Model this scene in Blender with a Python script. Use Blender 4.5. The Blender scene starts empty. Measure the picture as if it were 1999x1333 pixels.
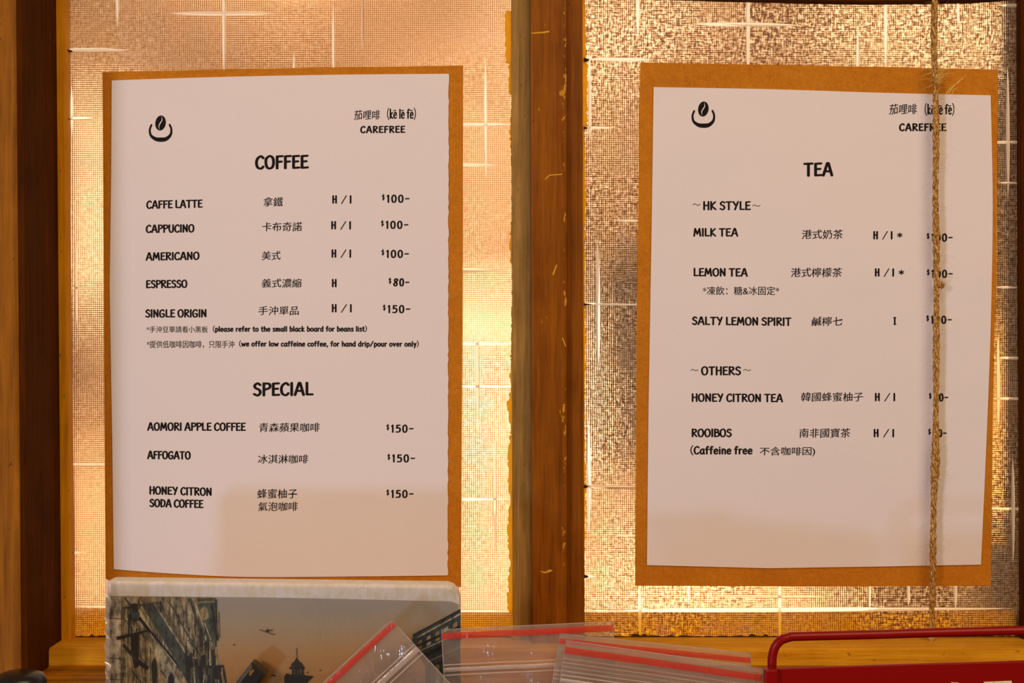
import bpy, bmesh, math, random
from mathutils import Vector, Matrix
random.seed(7)
C = bpy.context.scene.collection
S = bpy.context.scene

# ------------------------------------------------------------------ camera, light, exposure
D = 0.9                      # camera to glass plane (metres); glass front is y = 0
PX = 0.0003125               # metres per photo pixel on the glass plane
def P(px, py, y=0.0):
    """real-world point at depth y that belongs to photo position px,py"""
    k = (D + y) / D
    return Vector(((px - 999.5) * PX * k, y, (666.5 - py) * PX * k))
cam = bpy.data.cameras.new('camera'); cam.sensor_width = 36; cam.lens = 36 * D / (1999 * PX)
cam.clip_start = 0.01
co = bpy.data.objects.new('camera', cam); C.objects.link(co)
co.location = (0, -D, 0); co.rotation_euler = (math.pi / 2, 0, 0); S.camera = co

S.view_settings.view_transform = 'Standard'; S.view_settings.look = 'None'
S.view_settings.gamma = 1; S.view_settings.use_curve_mapping = False
S.view_settings.exposure = 0.0
S.cycles.use_denoising = True
S.cycles.sample_clamp_indirect = 4
S.cycles.max_bounces = 10; S.cycles.transparent_max_bounces = 24
w = bpy.data.worlds.new('world'); S.world = w; w.use_nodes = True
w.node_tree.nodes['Background'].inputs[0].default_value = (1.0, 0.60, 0.34, 1)
w.node_tree.nodes['Background'].inputs[1].default_value = 0.16

def lamp(name, loc, target, size, power, col, kind='AREA', size_y=None):
    l = bpy.data.lights.new(name, kind); l.energy = power; l.color = col
    if kind == 'AREA':
        l.size = size
        if size_y: l.shape = 'RECTANGLE'; l.size_y = size_y
    else: l.shadow_soft_size = size
    o = bpy.data.objects.new(name, l); C.objects.link(o); o.location = loc
    o.rotation_euler = (Vector(target) - Vector(loc)).to_track_quat('-Z', 'Y').to_euler()
    return o
# room lights: a cool counter light low on the left, warm ceiling lamps
lamp('cool_counter_light', (-1.05, -1.6, -0.82), (0, 0, 0), 0.14, 6.0, (0.42, 0.64, 1.0))
lamp('left_fill_light', (-1.05, -1.6, 0.35), (0, 0, 0), 0.34, 9.0, (1.0, 0.74, 0.62))  # added fill from the left
lamp('warm_ceiling_light', (0.7, -1.5, 1.3), (0, 0, 0), 1.5, 25.5, (1.0, 0.70, 0.44))
# added lights for glow patches in the frosted glass, each close to the plastered wall
def yard(px, py, y, power, col, r=0.10):
    p = P(px, py, y); lamp('yard_glow', p, p + Vector((0, 1, 0)), r, power * 1.35, (1, col[1] ** .75, col[2] ** .75), 'POINT')
YARD = [(100, 400, .26, .50, (1, .84, .62)), (990, 760, .30, .75, (1, .78, .58)), (950, 1200, .26, .40, (1, .76, .55)), (960, 300, .33, .25, (1, .66, .42)),
        (500, -250, .28, .40, (1, .56, .30)), (130, 1080, .28, .45, (1, .62, .32)), (1200, -60, .26, .38, (1, .72, .50)),
        (1850, -40, .26, .42, (1, .78, .50)), (1450, 1230, .26, .75, (1, .68, .36)), (2010, 840, .24, .50, (1, .46, .06)),
        (1180, 1180, .22, .25, (1, .66, .4))]
for a in YARD: yard(*a)

# ------------------------------------------------------------------ helpers
def lin(c):
    c /= 255.0
    return c / 12.92 if c <= 0.04045 else ((c + 0.055) / 1.055) ** 2.4
ILL = (0.80, 0.60, 0.50)
def alb(r, g, b, m=0.9):
    return tuple(min(m, lin(v) / i) for v, i in zip((r, g, b), ILL)) + (1,)

def nt(name):
    m = bpy.data.materials.new(name); m.use_nodes = True
    t = m.node_tree; t.nodes.clear()
    o = t.nodes.new('ShaderNodeOutputMaterial')
    return m, t, o
def N(t, kind, **kw):
    n = t.nodes.new('ShaderNode' + kind)
    for k, v in kw.items():
        if k.startswith('_'): setattr(n, k[1:], v)
    return n
def L(t, a, b): t.links.new(a, b)
def math_n(t, op, a, b=None, c=None, clamp=False):
    n = t.nodes.new('ShaderNodeMath'); n.operation = op; n.use_clamp = clamp
    for i, v in enumerate((a, b, c)):
        if v is None: continue
        if isinstance(v, (int, float)): n.inputs[i].default_value = v
        else: t.links.new(v, n.inputs[i])
    return n.outputs[0]
def noise(t, vec, scale, detail=3, rough=.5, stretch=None, dist=0):
    if stretch:
        mp = t.nodes.new('ShaderNodeMapping'); mp.inputs['Scale'].default_value = stretch
        t.links.new(vec, mp.inputs['Vector']); vec = mp.outputs[0]
    n = t.nodes.new('ShaderNodeTexNoise'); n.inputs['Scale'].default_value = scale
    n.inputs['Detail'].default_value = detail; n.inputs['Roughness'].default_value = rough
    n.inputs['Distortion'].default_value = dist
    t.links.new(vec, n.inputs['Vector']); return n.outputs['Fac']
def ramp(t, fac, stops, interp='LINEAR'):
    r = t.nodes.new('ShaderNodeValToRGB'); r.color_ramp.interpolation = interp
    e = r.color_ramp.elements
    while len(e) < len(stops): e.new(0.5)
    for el, (p, c) in zip(e, stops): el.position = p; el.color = c if len(c) == 4 else tuple(c) + (1,)
    t.links.new(fac, r.inputs[0]); return r.outputs[0]
def coords(t, kind='Object'):
    return t.nodes.new('ShaderNodeTexCoord').outputs[kind]
def world_pos(t):
    return t.nodes.new('ShaderNodeNewGeometry').outputs['Position']
def mixc(t, fac, a, b):
    n = t.nodes.new('ShaderNodeMix'); n.data_type = 'RGBA'
    for s, v in ((n.inputs[0], fac), (n.inputs[6], a), (n.inputs[7], b)):
        if isinstance(v, (int, float)): s.default_value = v
        elif isinstance(v, tuple): s.default_value = v
        else: t.links.new(v, s)
    return n.outputs[2]
def princ(t, o, col=None, rough=.5, bump=None, dist=.0003, strength=1, spec=.5, coat=0, metal=0):
    p = t.nodes.new('ShaderNodeBsdfPrincipled')
    if col is not None:
        if isinstance(col, tuple): p.inputs['Base Color'].default_value = col
        else: t.links.new(col, p.inputs['Base Color'])
    if isinstance(rough, (int, float)): p.inputs['Roughness'].default_value = rough
    else: t.links.new(rough, p.inputs['Roughness'])
    p.inputs['Specular IOR Level'].default_value = spec; p.inputs['Coat Weight'].default_value = coat
    p.inputs['Coat Roughness'].default_value = .15; p.inputs['Metallic'].default_value = metal
    if bump is not None:
        b = t.nodes.new('ShaderNodeBump'); b.inputs['Distance'].default_value = dist
        b.inputs['Strength'].default_value = strength
        t.links.new(bump, b.inputs['Height']); t.links.new(b.outputs[0], p.inputs['Normal'])
    if o is not None: t.links.new(p.outputs[0], o.inputs[0])
    return p
def simple(name, col, rough=.5, spec=.5, metal=0, coat=0):
    m, t, o = nt(name); n = noise(t, coords(t), 300, 2)
    c = mixc(t, math_n(t, 'MULTIPLY', n, .25), col, tuple(v * .8 for v in col[:3]) + (1,))
    princ(t, o, c, rough, n, .00005, .3, spec, coat, metal); return m

def wood(name, dark, light, axis='Z', scale=1.0, rough=.42, spec=.4, chips=None, contrast=(.35, .68)):
    m, t, o = nt(name); p = world_pos(t)
    st = {'Z': (1, 1, .045), 'X': (.045, 1, 1)}[axis]
    n1 = noise(t, p, 230 * scale, 6, .65, st, .6)
    n2 = noise(t, p, 1400 * scale, 3, .6, tuple(v if v == 1 else .03 for v in st))
    n3 = noise(t, p, 26, 4, .6)
    f = math_n(t, 'ADD', math_n(t, 'MULTIPLY', n1, .55), math_n(t, 'MULTIPLY', n2, .25))
    f = math_n(t, 'ADD', f, math_n(t, 'MULTIPLY', n3, .3))
    f = math_n(t, 'SUBTRACT', f, .05)
    col = ramp(t, f, [(contrast[0], dark), (contrast[1], light)])
    fleck = noise(t, p, 420, 2, .5, (1, 1, .5) if axis == 'Z' else (.5, 1, 1))
    col = mixc(t, math_n(t, 'MULTIPLY', math_n(t, 'GREATER_THAN', fleck, .73), .6), col, tuple(v * .35 for v in dark[:3]) + (1,))
    if chips:                       # worn varnish chips in a narrow strip along the arris
        x0, wd, cc = chips
        sx = N(t, 'SeparateXYZ'); L(t, p, sx.inputs[0])
        d = math_n(t, 'ABSOLUTE', math_n(t, 'SUBTRACT', sx.outputs[0], x0))
        mask = math_n(t, 'SUBTRACT', 1, math_n(t, 'DIVIDE', d, wd), clamp=True)
        cn = noise(t, p, 240, 5, .75, (1, 1, .4))
        clus = noise(t, p, 16, 2)
        v = math_n(t, 'ADD', math_n(t, 'MULTIPLY', mask, .10), math_n(t, 'ADD', math_n(t, 'MULTIPLY', cn, .8), math_n(t, 'MULTIPLY', clus, .3)))
        col = mixc(t, math_n(t, 'GREATER_THAN', v, .714), col, cc)
    princ(t, o, col, math_n(t, 'ADD', math_n(t, 'MULTIPLY', n1, .2), rough - .1), f, .0006, .8, spec)
    return m

def obj(name, verts, faces, mat=None, parent=None, smooth=False):
    me = bpy.data.meshes.new(name); me.from_pydata([tuple(v) for v in verts], [], faces)
    if mat is not None:
        for mm in (mat if isinstance(mat, (list, tuple)) else [mat]): me.materials.append(mm)
    if smooth:
        for p in me.polygons: p.use_smooth = True
    o = bpy.data.objects.new(name, me); C.objects.link(o)
    if parent: o.parent = parent
    return o
def from_bm(name, bm, mat=None, parent=None, smooth=False):
    me = bpy.data.meshes.new(name); bmesh.ops.recalc_face_normals(bm, faces=bm.faces)
    bm.to_mesh(me); bm.free()
    if mat is not None: me.materials.append(mat)
    if smooth:
        for p in me.polygons: p.use_smooth = True
    o = bpy.data.objects.new(name, me); C.objects.link(o)
    if parent: o.parent = parent
    return o
def empty(name, loc=(0, 0, 0)):
    o = bpy.data.objects.new(name, None); C.objects.link(o); o.empty_display_size = .02
    return o                        # parts keep world coordinates, the origin is moved at the end
def tag(o, label=None, cat=None, group=None, kind=None):
    if label: o['label'] = label
    if cat: o['category'] = cat
    if group: o['group'] = group
    if kind: o['kind'] = kind
    return o
def plate(name, pts, y0, y1, mat, parent=None, bevel=0, depth_persp=False):
    """outline given at its front depth y0, extruded straight back to y1 (world-parallel)"""
    bm = bmesh.new()
    f = [bm.verts.new(P(a, b, y0)) for a, b in pts]
    k = [bm.verts.new(v.co + Vector((0, y1 - y0, 0))) for v in f]
    n = len(f)
    bm.faces.new(f); bm.faces.new(k[::-1])
    for i in range(n): bm.faces.new((f[i], k[i], k[(i + 1) % n], f[(i + 1) % n]))
    bmesh.ops.recalc_face_normals(bm, faces=bm.faces)
    if bevel:
        es = [e for e in bm.edges if abs(e.verts[0].co.y - y0) < 1e-6 and abs(e.verts[1].co.y - y0) < 1e-6]
        bmesh.ops.bevel(bm, geom=es, offset=bevel, segments=2, affect='EDGES', profile=.6)
    bmesh.ops.triangulate(bm, faces=[q for q in bm.faces if len(q.verts) > 4])
    return from_bm(name, bm, mat, parent)
def tube(name, pts, r, mat, parent=None, seg=12, rad=None, cap=True):
    bm = bmesh.new(); rings = []; n = len(pts)
    prev = None
    for i, p in enumerate(pts):
        a = pts[max(i - 1, 0)]; b = pts[min(i + 1, n - 1)]
        d = (b - a).normalized()
        ref = prev if prev is not None else (Vector((0, 1, 0)) if abs(d.y) < .9 else Vector((1, 0, 0)))
        u = (ref - d * ref.dot(d)).normalized(); prev = u; v = d.cross(u)
        rr = rad[i] if rad else r
        rings.append([bm.verts.new(p + (u * math.cos(2 * math.pi * j / seg) + v * math.sin(2 * math.pi * j / seg)) * rr) for j in range(seg)])
    for i in range(n - 1):
        for j in range(seg):
            bm.faces.new((rings[i][j], rings[i][(j + 1) % seg], rings[i + 1][(j + 1) % seg], rings[i + 1][j]))
    if cap: bm.faces.new(rings[0][::-1]); bm.faces.new(rings[-1])
    return from_bm(name, bm, mat, parent, True)

# ------------------------------------------------------------------ materials
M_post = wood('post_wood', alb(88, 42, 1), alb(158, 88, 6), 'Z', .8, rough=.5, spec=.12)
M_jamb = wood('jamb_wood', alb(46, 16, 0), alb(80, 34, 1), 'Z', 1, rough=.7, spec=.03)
M_bead = wood('bead_wood', alb(164, 92, 4), alb(212, 130, 14), 'Z', 1, spec=.1)
M_mull = wood('mullion_wood', alb(96, 42, 1), alb(148, 76, 4), 'Z', 1, rough=.4, spec=.15, chips=(P(1101, 0, -.02).x, .0035, alb(190, 120, 25)))
M_mulr = wood('mullion_side_wood', alb(90, 40, 1), alb(140, 70, 4), 'Z', 1, spec=.15)
M_grey = wood('weathered_wood', alb(104, 66, 22), alb(172, 120, 56), 'Z', .9, rough=.6, spec=.2)
M_sill = wood('sill_wood', alb(168, 84, 2), alb(252, 154, 30), 'X', .7, rough=.35, spec=.25)  # brightened for the light falling through the panes onto the ledge
def plaster():
    m, t, o = nt('yard_plaster'); p = world_pos(t)
    n = noise(t, p, 7, 5, .6); c = ramp(t, n, [(.32, (.38, .24, .14, 1)), (.5, (.80, .66, .52, 1)), (.7, (.93, .84, .72, 1))])
    princ(t, o, c, .9, noise(t, p, 60, 5), .003, .6); return m
M_plaster = plaster()

PITCH = 4.1 * PX
def glass(name, streak=1.0, stops=None):
    m, t, o = nt(name); p = world_pos(t)
    sx = N(t, 'SeparateXYZ'); L(t, p, sx.inputs[0])
    k = 2 * math.pi / PITCH
    wob = noise(t, p, 90, 2); wob2 = noise(t, p, 70, 2)
    a = math_n(t, 'SINE', math_n(t, 'ADD', math_n(t, 'MULTIPLY', sx.outputs[0], k), math_n(t, 'MULTIPLY', wob, 2.2)))
    b = math_n(t, 'SINE', math_n(t, 'ADD', math_n(t, 'MULTIPLY', sx.outputs[2], k), math_n(t, 'MULTIPLY', wob2, 2.2)))
    ma = math_n(t, 'MULTIPLY_ADD', noise(t, p, 9, 2), 2.6, -.65, clamp=True)
    mb = math_n(t, 'MULTIPLY_ADD', noise(t, p, 12, 2, .5, (1, 1, 2)), 2.6, -.65, clamp=True)
    a = math_n(t, 'MULTIPLY', a, ma); b = math_n(t, 'MULTIPLY', b, mb)
    dash = noise(t, p, 900, 2, .6, (1, 1, .3)); dash2 = noise(t, p, 900, 2, .6, (.3, 1, 1))
    h = math_n(t, 'ADD', a, b)
    patch = math_n(t, 'MULTIPLY_ADD', noise(t, p, 14, 3), 4, -1.7, clamp=True)
    rnd = math_n(t, 'MULTIPLY', math_n(t, 'ADD', dash, dash2), math_n(t, 'MULTIPLY_ADD', patch, 3.0 * streak, .8 * streak))
    hh = math_n(t, 'ADD', h, rnd)
    bp = N(t, 'Bump'); bp.inputs['Distance'].default_value = .00016; bp.inputs['Strength'].default_value = 1
    L(t, hh, bp.inputs['Height'])
    hn = math_n(t, 'MULTIPLY_ADD', h, .25, .5, clamp=True)           # grid's refracted light and dark painted into the tint, darkest in the valleys
    spark = math_n(t, 'MULTIPLY', math_n(t, 'SUBTRACT', math_n(t, 'ADD', dash, dash2), 1.0), 2.2 * streak)  # sparkle of the pressed glass, painted into the tint as well
    hn = math_n(t, 'ADD', hn, math_n(t, 'MULTIPLY', spark, math_n(t, 'MULTIPLY_ADD', patch, .8, .25)), clamp=True)
    col = ramp(t, hn, stops)
    rf = N(t, 'BsdfRefraction'); rf.inputs['IOR'].default_value = 1.25; rf.inputs['Roughness'].default_value = .45
    L(t, col, rf.inputs[0]); L(t, bp.outputs[0], rf.inputs['Normal'])
    tr = N(t, 'BsdfTranslucent'); L(t, col, tr.inputs[0]); L(t, bp.outputs[0], tr.inputs['Normal'])
    gl = N(t, 'BsdfGlossy'); gl.inputs['Roughness'].default_value = .22; L(t, bp.outputs[0], gl.inputs['Normal'])
    m1 = N(t, 'MixShader'); m1.inputs[0].default_value = .22; L(t, rf.outputs[0], m1.inputs[1]); L(t, tr.outputs[0], m1.inputs[2])
    m2 = N(t, 'MixShader'); m2.inputs[0].default_value = .07; L(t, m1.outputs[0], m2.inputs[1]); L(t, gl.outputs[0], m2.inputs[2])
    L(t, m2.outputs[0], o.inputs[0]); return m
M_glassL = glass('pressed_glass', .45, [(.12, (.33, .165, .065, 1)), (.45, (.60, .39, .215, 1)), (.7, (.82, .62, .41, 1)), (.95, (1, .93, .80, 1))])
M_glassR = glass('pressed_glass_rough', 1.2, [(.15, (.13, .060, .022, 1)), (.45, (.42, .265, .14, 1)), (.68, (.75, .56, .35, 1)), (.9, (1, .95, .82, 1))])
def ridge_mat(dark=False):
    m, t, o = nt('ridge_glass')
    rf = N(t, 'BsdfRefraction'); rf.inputs['IOR'].default_value = 1.18; rf.inputs['Roughness'].default_value = .2
    rf.inputs[0].default_value = (.55, .38, .26, 1) if dark else (1, .96, .9, 1)
    tr = N(t, 'BsdfTranslucent'); tr.inputs[0].default_value = (1, .95, .85, 1)
    gl = N(t, 'BsdfGlossy'); gl.inputs['Roughness'].default_value = .3
    m1 = N(t, 'MixShader'); m1.inputs[0].default_value = .12 if dark else .55; L(t, rf.outputs[0], m1.inputs[1]); L(t, tr.outputs[0], m1.inputs[2])
    m2 = N(t, 'MixShader'); m2.inputs[0].default_value = .25; L(t, m1.outputs[0], m2.inputs[1]); L(t, gl.outputs[0], m2.inputs[2])
    L(t, m2.outputs[0], o.inputs[0]); return m
M_ridge = ridge_mat(); M_ridge_dark = ridge_mat(True)  # dark copy puts dimmer refracted light into the ridge tint
DARK = {(932, 740), (966, 972), (890, 528), (165, 562), (149, 570), (210, 405), (1500, 1164), (707, 30), (1190, 950)}
def putty_mat(tc=(1, .70, .10, 1)):
    m, t, o = nt('yellow_putty'); n = noise(t, world_pos(t), 260, 4, .7)
    p = princ(t, None, ramp(t, n, [(.3, (.75, .40, .02, 1)), (.6, (1, .66, .06, 1))]), .6, n, .0006)
    tr = N(t, 'BsdfTranslucent'); tr.inputs[0].default_value = tc
    mx = N(t, 'MixShader'); mx.inputs[0].default_value = .8; L(t, p.outputs[0], mx.inputs[1]); L(t, tr.outputs[0], mx.inputs[2])
    L(t, mx.outputs[0], o.inputs[0]); return m
M_putty = putty_mat()
M_rail = putty_mat((1, .80, .05, 1))  # translucent, so the wooden rail glows as if brightly lit
M_board = wood('sill_board_wood', alb(80, 38, 1), alb(196, 108, 6), 'X', .6, rough=.45, spec=.12)
def kraft():
    m, t, o = nt('kraft_card'); p = world_pos(t)
    n = noise(t, p, 1100, 4, .7); n2 = noise(t, p, 30, 3); n3 = noise(t, p, 220, 4, .7)
    c = ramp(t, math_n(t, 'ADD', math_n(t, 'MULTIPLY', n2, .2), math_n(t, 'ADD', math_n(t, 'MULTIPLY', n, .5), math_n(t, 'MULTIPLY', n3, .3))), [(.3, alb(152, 78, 8)), (.7, alb(200, 116, 26))])
    princ(t, o, c, .85, n, .00006, .5, .15); return m
M_kraft = kraft()
def paper():
    m, t, o = nt('white_paper'); p = world_pos(t)
    n = noise(t, p, 900, 3, .6); n2 = noise(t, p, 11, 2)
    c = mixc(t, n, (.82, .80, .84, 1), (.87, .85, .88, 1))
    princ(t, o, c, .75, n2, .006, .35, .25); return m
M_paper = paper()
M_ink = simple('black_ink', (.010, .007, .006, 1), .7, .15)
M_chip = simple('bare_wood_chip', alb(205, 135, 35), .8, .1)
M_red = simple('red_enamel', (.27, .0008, .0008, 1), .33, .22, 0, .12)
M_dirt_shade = simple('dirt_shade', (.06, .03, .01, 1), .9, .1)

# ------------------------------------------------------------------ setting: yard wall, panes, frame
bm = bmesh.new(); bmesh.ops.create_grid(bm, x_segments=2, y_segments=2, size=1.1)
bmesh.ops.transform(bm, matrix=Matrix.Translation((0, .47, 0)) @ Matrix.Rotation(math.pi / 2, 4, 'X'), verts=bm.verts)
tag(from_bm('wall_outside', bm, M_plaster), 'blurred pale plaster wall glowing behind the frosted glass', kind='structure')
o = tag(empty('trim_1'), 'dark boards added behind the right pane to darken patches of it', kind='structure')  # made-up boards that give the right pane its dark patches
plate('shade_board', [(1985, 120), (2120, 120), (2120, 640), (1985, 640)], .10, .12, M_jamb, o)
plate('shade_board_low', [(1948, 1040), (2160, 1040), (2160, 1220), (1960, 1220)], .06, .08, M_jamb, o)
plate('shade_board_mid', [(1150, 470), (1320, 470), (1320, 900), (1180, 900)], .20, .22, M_jamb, o)

win1 = tag(empty('window_1'), 'left window pane of pressed frosted glass behind the coffee menu', kind='structure')
win2 = tag(empty('window_2'), 'right window pane of pressed frosted glass behind the tea menu', kind='structure')
GB = 1243
HOLES = {'window_1': [], 'window_2': []}
def pane(x0, x1, mat, win):
    """pane outline with the pressed ridges and the putty let into it"""
    from mathutils.geometry import delaunay_2d_cdt
    vs, fs = [], []
    def addf(pts):
        b = len(vs); vs.extend(Vector(q) for q in pts); fs.append(list(range(b, b + len(pts))))
    addf([(x0, -60), (x1, -60), (x1, GB + 6), (x0, GB + 6)])
    for h in HOLES[win.name]:
        ar = sum(h[i][0] * h[(i + 1) % len(h)][1] - h[(i + 1) % len(h)][0] * h[i][1] for i in range(len(h)))
        addf([(min(max(q[0], x0 + .5), x1 - .5), min(max(q[1], -59), GB + 5)) for q in (h if ar > 0 else h[::-1])])
    ov, oe, of, _, _, orf = delaunay_2d_cdt(vs, [], fs, 1, .01)
    keep = [f for f, og in zip(of, orf) if set(og) == {0}]
    o = obj('glass_pane', [P(q.x, q.y) for q in ov], keep, mat, win); return o
def ridge(x, y, ln, wd, horiz, win, tilt=0):
    bm = bmesh.new(); n = 14; m = 6; rows = []
    hl = ln / 2 * PX; r = wd / 2 * PX
    ca, sa = math.cos(tilt + (0 if horiz else math.pi / 2)), math.sin(tilt + (0 if horiz else math.pi / 2))
    ol_ = [(-1 + 2 * i / n, max(.02, 1 - abs(-1 + 2 * i / n) ** 2.6)) for i in range(n + 1)]
    ol_ = [(a * ln / 2, b * wd / 2) for a, b in ol_] + [(a * ln / 2, -b * wd / 2) for a, b in ol_[::-1]]
    HOLES[win.name].append([(x + a * ca - b * sa, y + a * sa + b * ca) for a, b in ol_])
    for i in range(n + 1):
        s = -1 + 2 * i / n; rr = r * max(.02, (1 - abs(s) ** 2.6)) 
        rows.append([bm.verts.new((s * hl, -math.sin(math.pi * j / m) * rr * .8, math.cos(math.pi * j / m) * rr)) for j in range(m + 1)])
    for i in range(n):
        for j in range(m): bm.faces.new((rows[i][j], rows[i][j + 1], rows[i + 1][j + 1], rows[i + 1][j]))
    ang = tilt + (0 if horiz else math.pi / 2)
    bmesh.ops.transform(bm, matrix=Matrix.Translation(P(x, y)) @ Matrix.Rotation(ang, 4, 'Y'), verts=bm.verts)
    return from_bm('glass_ridge', bm, M_ridge_dark if (x, y) in DARK else M_ridge, win, True)
R1 = [(560, 1188, 900, 8, 1), (435, 26, 212, 9, 1), (178, 98, 150, 8, 1), (140, 231, 84, 7, 1), (905, 243, 200, 7, 1), (870, 322, 216, 7, 1), (890, 528, 166, 8, 1),
      (930, 671, 190, 5, 1), (920, 754, 180, 5, 1), (890, 974, 210, 6, 1), (165, 562, 110, 4, 1), (180, 906, 116, 5, 1), (140, 1079, 40, 5, 1), (210, 405, 72, 4, 1),
      (437, 50, 200, 8, 0), (229, -10, 136, 7, 0), (651, 85, 170, 5, 0), (707, 30, 140, 5, 0), (574, 140, 84, 5, 0), (948, 228, 240, 6, 0), (932, 740, 220, 8, 0), (966, 972, 230, 7, 0),
      (140, 215, 100, 5, 0), (149, 570, 240, 5, 0), (136, 900, 230, 5, 0), (849, -10, 30, 4, 0)]
R2 = [(1560, 1190, 860, 9, 1), (1456, 48, 214, 9, 1), (1210, 116, 134, 8, 1), (1165, 249, 64, 5, 1), (1230, 431, 62, 5, 1), (1180, 594, 190, 5, 1), (1260, 763, 56, 5, 1), (1190, 950, 180, 7, 1), (1220, 1045, 40, 4, 1),
      (1146, 1125, 34, 5, 1), (1500, 1164, 236, 6, 1), (1995, 11, 94, 8, 1), (1985, 278, 120, 7, 1), (1970, 357, 40, 5, 1), (1965, 561, 46, 5, 1), (1985, 699, 90, 6, 1), (1980, 778, 92, 6, 1), (1975, 993, 110, 6, 1),
      (1460, 50, 240, 8, 0), (1245, 10, 140, 7, 0), (1675, 128, 150, 7, 0), (1729, 50, 176, 7, 0), (1870, 8, 90, 6, 0), (1151, 190, 190, 7, 0), (1167, 594, 256, 9, 0), (1149, 930, 220, 9, 0),
      (1249, 1195, 110, 7, 0), (1522, 1190, 130, 7, 0), (1967, 260, 260, 8, 0), (1949, 745, 180, 7, 0), (1977, 995, 210, 8, 0), (1344, 1140, 70, 5, 0), (1773, 1155, 56, 6, 0), (1865, 1150, 90, 6, 0), (1697, 1160, 70, 5, 0)]
for i, a in enumerate(R1): ridge(*a, win1, tilt=((.012 if a[2] > 800 else .0) if a[4] else -.006))  # the longest ridge of each pane is added for a bright line
for i, a in enumerate(R2): ridge(*a, win2, tilt=((-.006 if a[2] > 800 else .012) if a[4] else -.004))

# outer frame rail seen through the glass, its bright top line an added ridge
def rail(x0, x1, yl, yr, win):
    plate('outer_rail', [(x0, yl), (x1, yr), (x1, 1300), (x0, 1300)], .004, .007, M_rail, win, bevel=.0012)
rail(70, 1060, 1188, 1198, win1); rail(1080, 2150, 1197, 1192, win2)
# ragged putty along the glass edge
def putty(win, x0, ylist, side):
    pts = []; 
    for y, wd in ylist: pts.append((x0 + side * wd, y))
    ys = [q[0] for q in ylist]
    pts = [(x0 - side * 6, ys[0])] + pts + [(x0 - side * 6, ys[-1])]
    if side > 0: pts = pts[::-1]
    plate('putty', pts, -.0012, 0.0, M_putty, win); HOLES[win.name].append(pts)
def ragged(y0, y1, f, step=5):
    out = []; y = y0
    while y < y1: out.append((y, max(0.5, f(y) + random.uniform(-2, 2)))); y += step
    out.append((y1, 1)); return out
putty(win1, 1000, ragged(22, 125, lambda y: 15 - abs(y - 55) * .05), -1)
putty(win1, 1000, ragged(125, 185, lambda y: 7), -1)
putty(win1, 1000, ragged(186, 700, lambda y: 2 + 2 * math.sin(y * .03)), -1)
putty(win1, 1001, ragged(700, 850, lambda y: 5 + 7 * math.exp(-((y - 793) / 18) ** 2)), -1)
putty(win1, 1002, ragged(850, 1200, lambda y: 9 + 2 * math.sin(y * .05)), -1)
putty(win1, 128, ragged(60, 1230, lambda y: 2 + 5 * max(0, (y - 700) / 500)), 1)
putty(win2, 1139, ragged(-20, 1190, lambda y: 3 + 1.5 * math.sin(y * .021) + (5 if 120 < y < 250 else 0)), 1)
pane(85, 1015, M_glassL, win1); pane(1125, 2100, M_glassR, win2)
# line of dirt where glass meets the sill
def dirtline(win, x0, x1):
    top = []; x = x0
    while x < x1: top.append((x, GB - 0 - random.random() * 3 - (4 if random.random() < .1 else 0))); x += 7
    plate('dirt_line', top + [(x1, GB + 4), (x0, GB + 4)], -.0007, 0.0, M_dirt_shade, win)
dirtline(win1, 130, 1003); dirtline(win2, 1139, 1996)
for (x, y, a, b, w_) in [(126, 98, 20, 5, win1), (126, 231, 14, 5, win1), (126, 562, 14, 4, win1), (131, 906, 12, 4, win1), (134, 1079, 14, 4, win1),
                     (1140, 116, 16, 6, win2), (1140, 249, 12, 4, win2), (1140, 594, 26, 4, win2), (1140, 950, 14, 6, win2), (1141, 1126, 12, 5, win2)]:
    b *= .55; a *= .65; plate('shade_gap', [(x, y - b), (x + a * .6, y - b * .5), (x + a, y), (x + a * .5, y + b * .6), (x, y + b)], -.0042, -.0002, M_dirt_shade, w_)  # dark pieces painted in for the shaded recess at the ridge ends
plate('dark_streak', [(127, 800), (131, 830), (133, 960), (136, 1080), (134, 1160), (138, 1235), (130, 1235), (128, 1080), (126, 900)], -.0022, 0, M_dirt_shade, win1)  # dark strip beside the left bead

# wooden frame
tag(plate('trim_2', [(-260, -160), (31, -160), (44, 1560), (-260, 1560)], -.072, .02, M_post, bevel=.002), 'varnished brown window post at the left edge', kind='structure')
x0 = P(31, 0, -.08)
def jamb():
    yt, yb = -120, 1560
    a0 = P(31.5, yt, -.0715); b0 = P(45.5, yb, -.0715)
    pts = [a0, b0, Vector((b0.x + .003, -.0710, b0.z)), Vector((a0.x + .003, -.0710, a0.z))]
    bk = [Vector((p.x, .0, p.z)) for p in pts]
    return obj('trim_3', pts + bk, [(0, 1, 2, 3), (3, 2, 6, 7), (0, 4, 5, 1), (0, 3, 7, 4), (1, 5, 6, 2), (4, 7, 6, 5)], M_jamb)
tag(jamb(), 'dark shaded side of the left window post', kind='structure')  # shade of the side face is in the darker jamb wood
bl = plate('trim_4', [(92, -60), (127, -60), (130, 500), (139, 1240), (139, 1262), (100, 1262)], -.009, .0, M_bead, bevel=.0012)
tag(bl, 'orange brown glazing bead left of the coffee menu', kind='structure')
mu = tag(empty('trim_5'), 'upright wooden mullion between the two menus', kind='structure')
o = plate('glazing_bead', [(998, -60), (1036, -60), (1040, 1262), (1001, 1262)], -.010, .0, M_grey, mu, bevel=.0009); o['label'] = 'weathered grey brown bead'
o = plate('mullion_board', [(1035, -60), (1106, -60), (1108, 1275), (1039, 1275)], -.019, .03, M_mull, mu, bevel=.0012); o['label'] = 'dark red brown board with chipped varnish'
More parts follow.
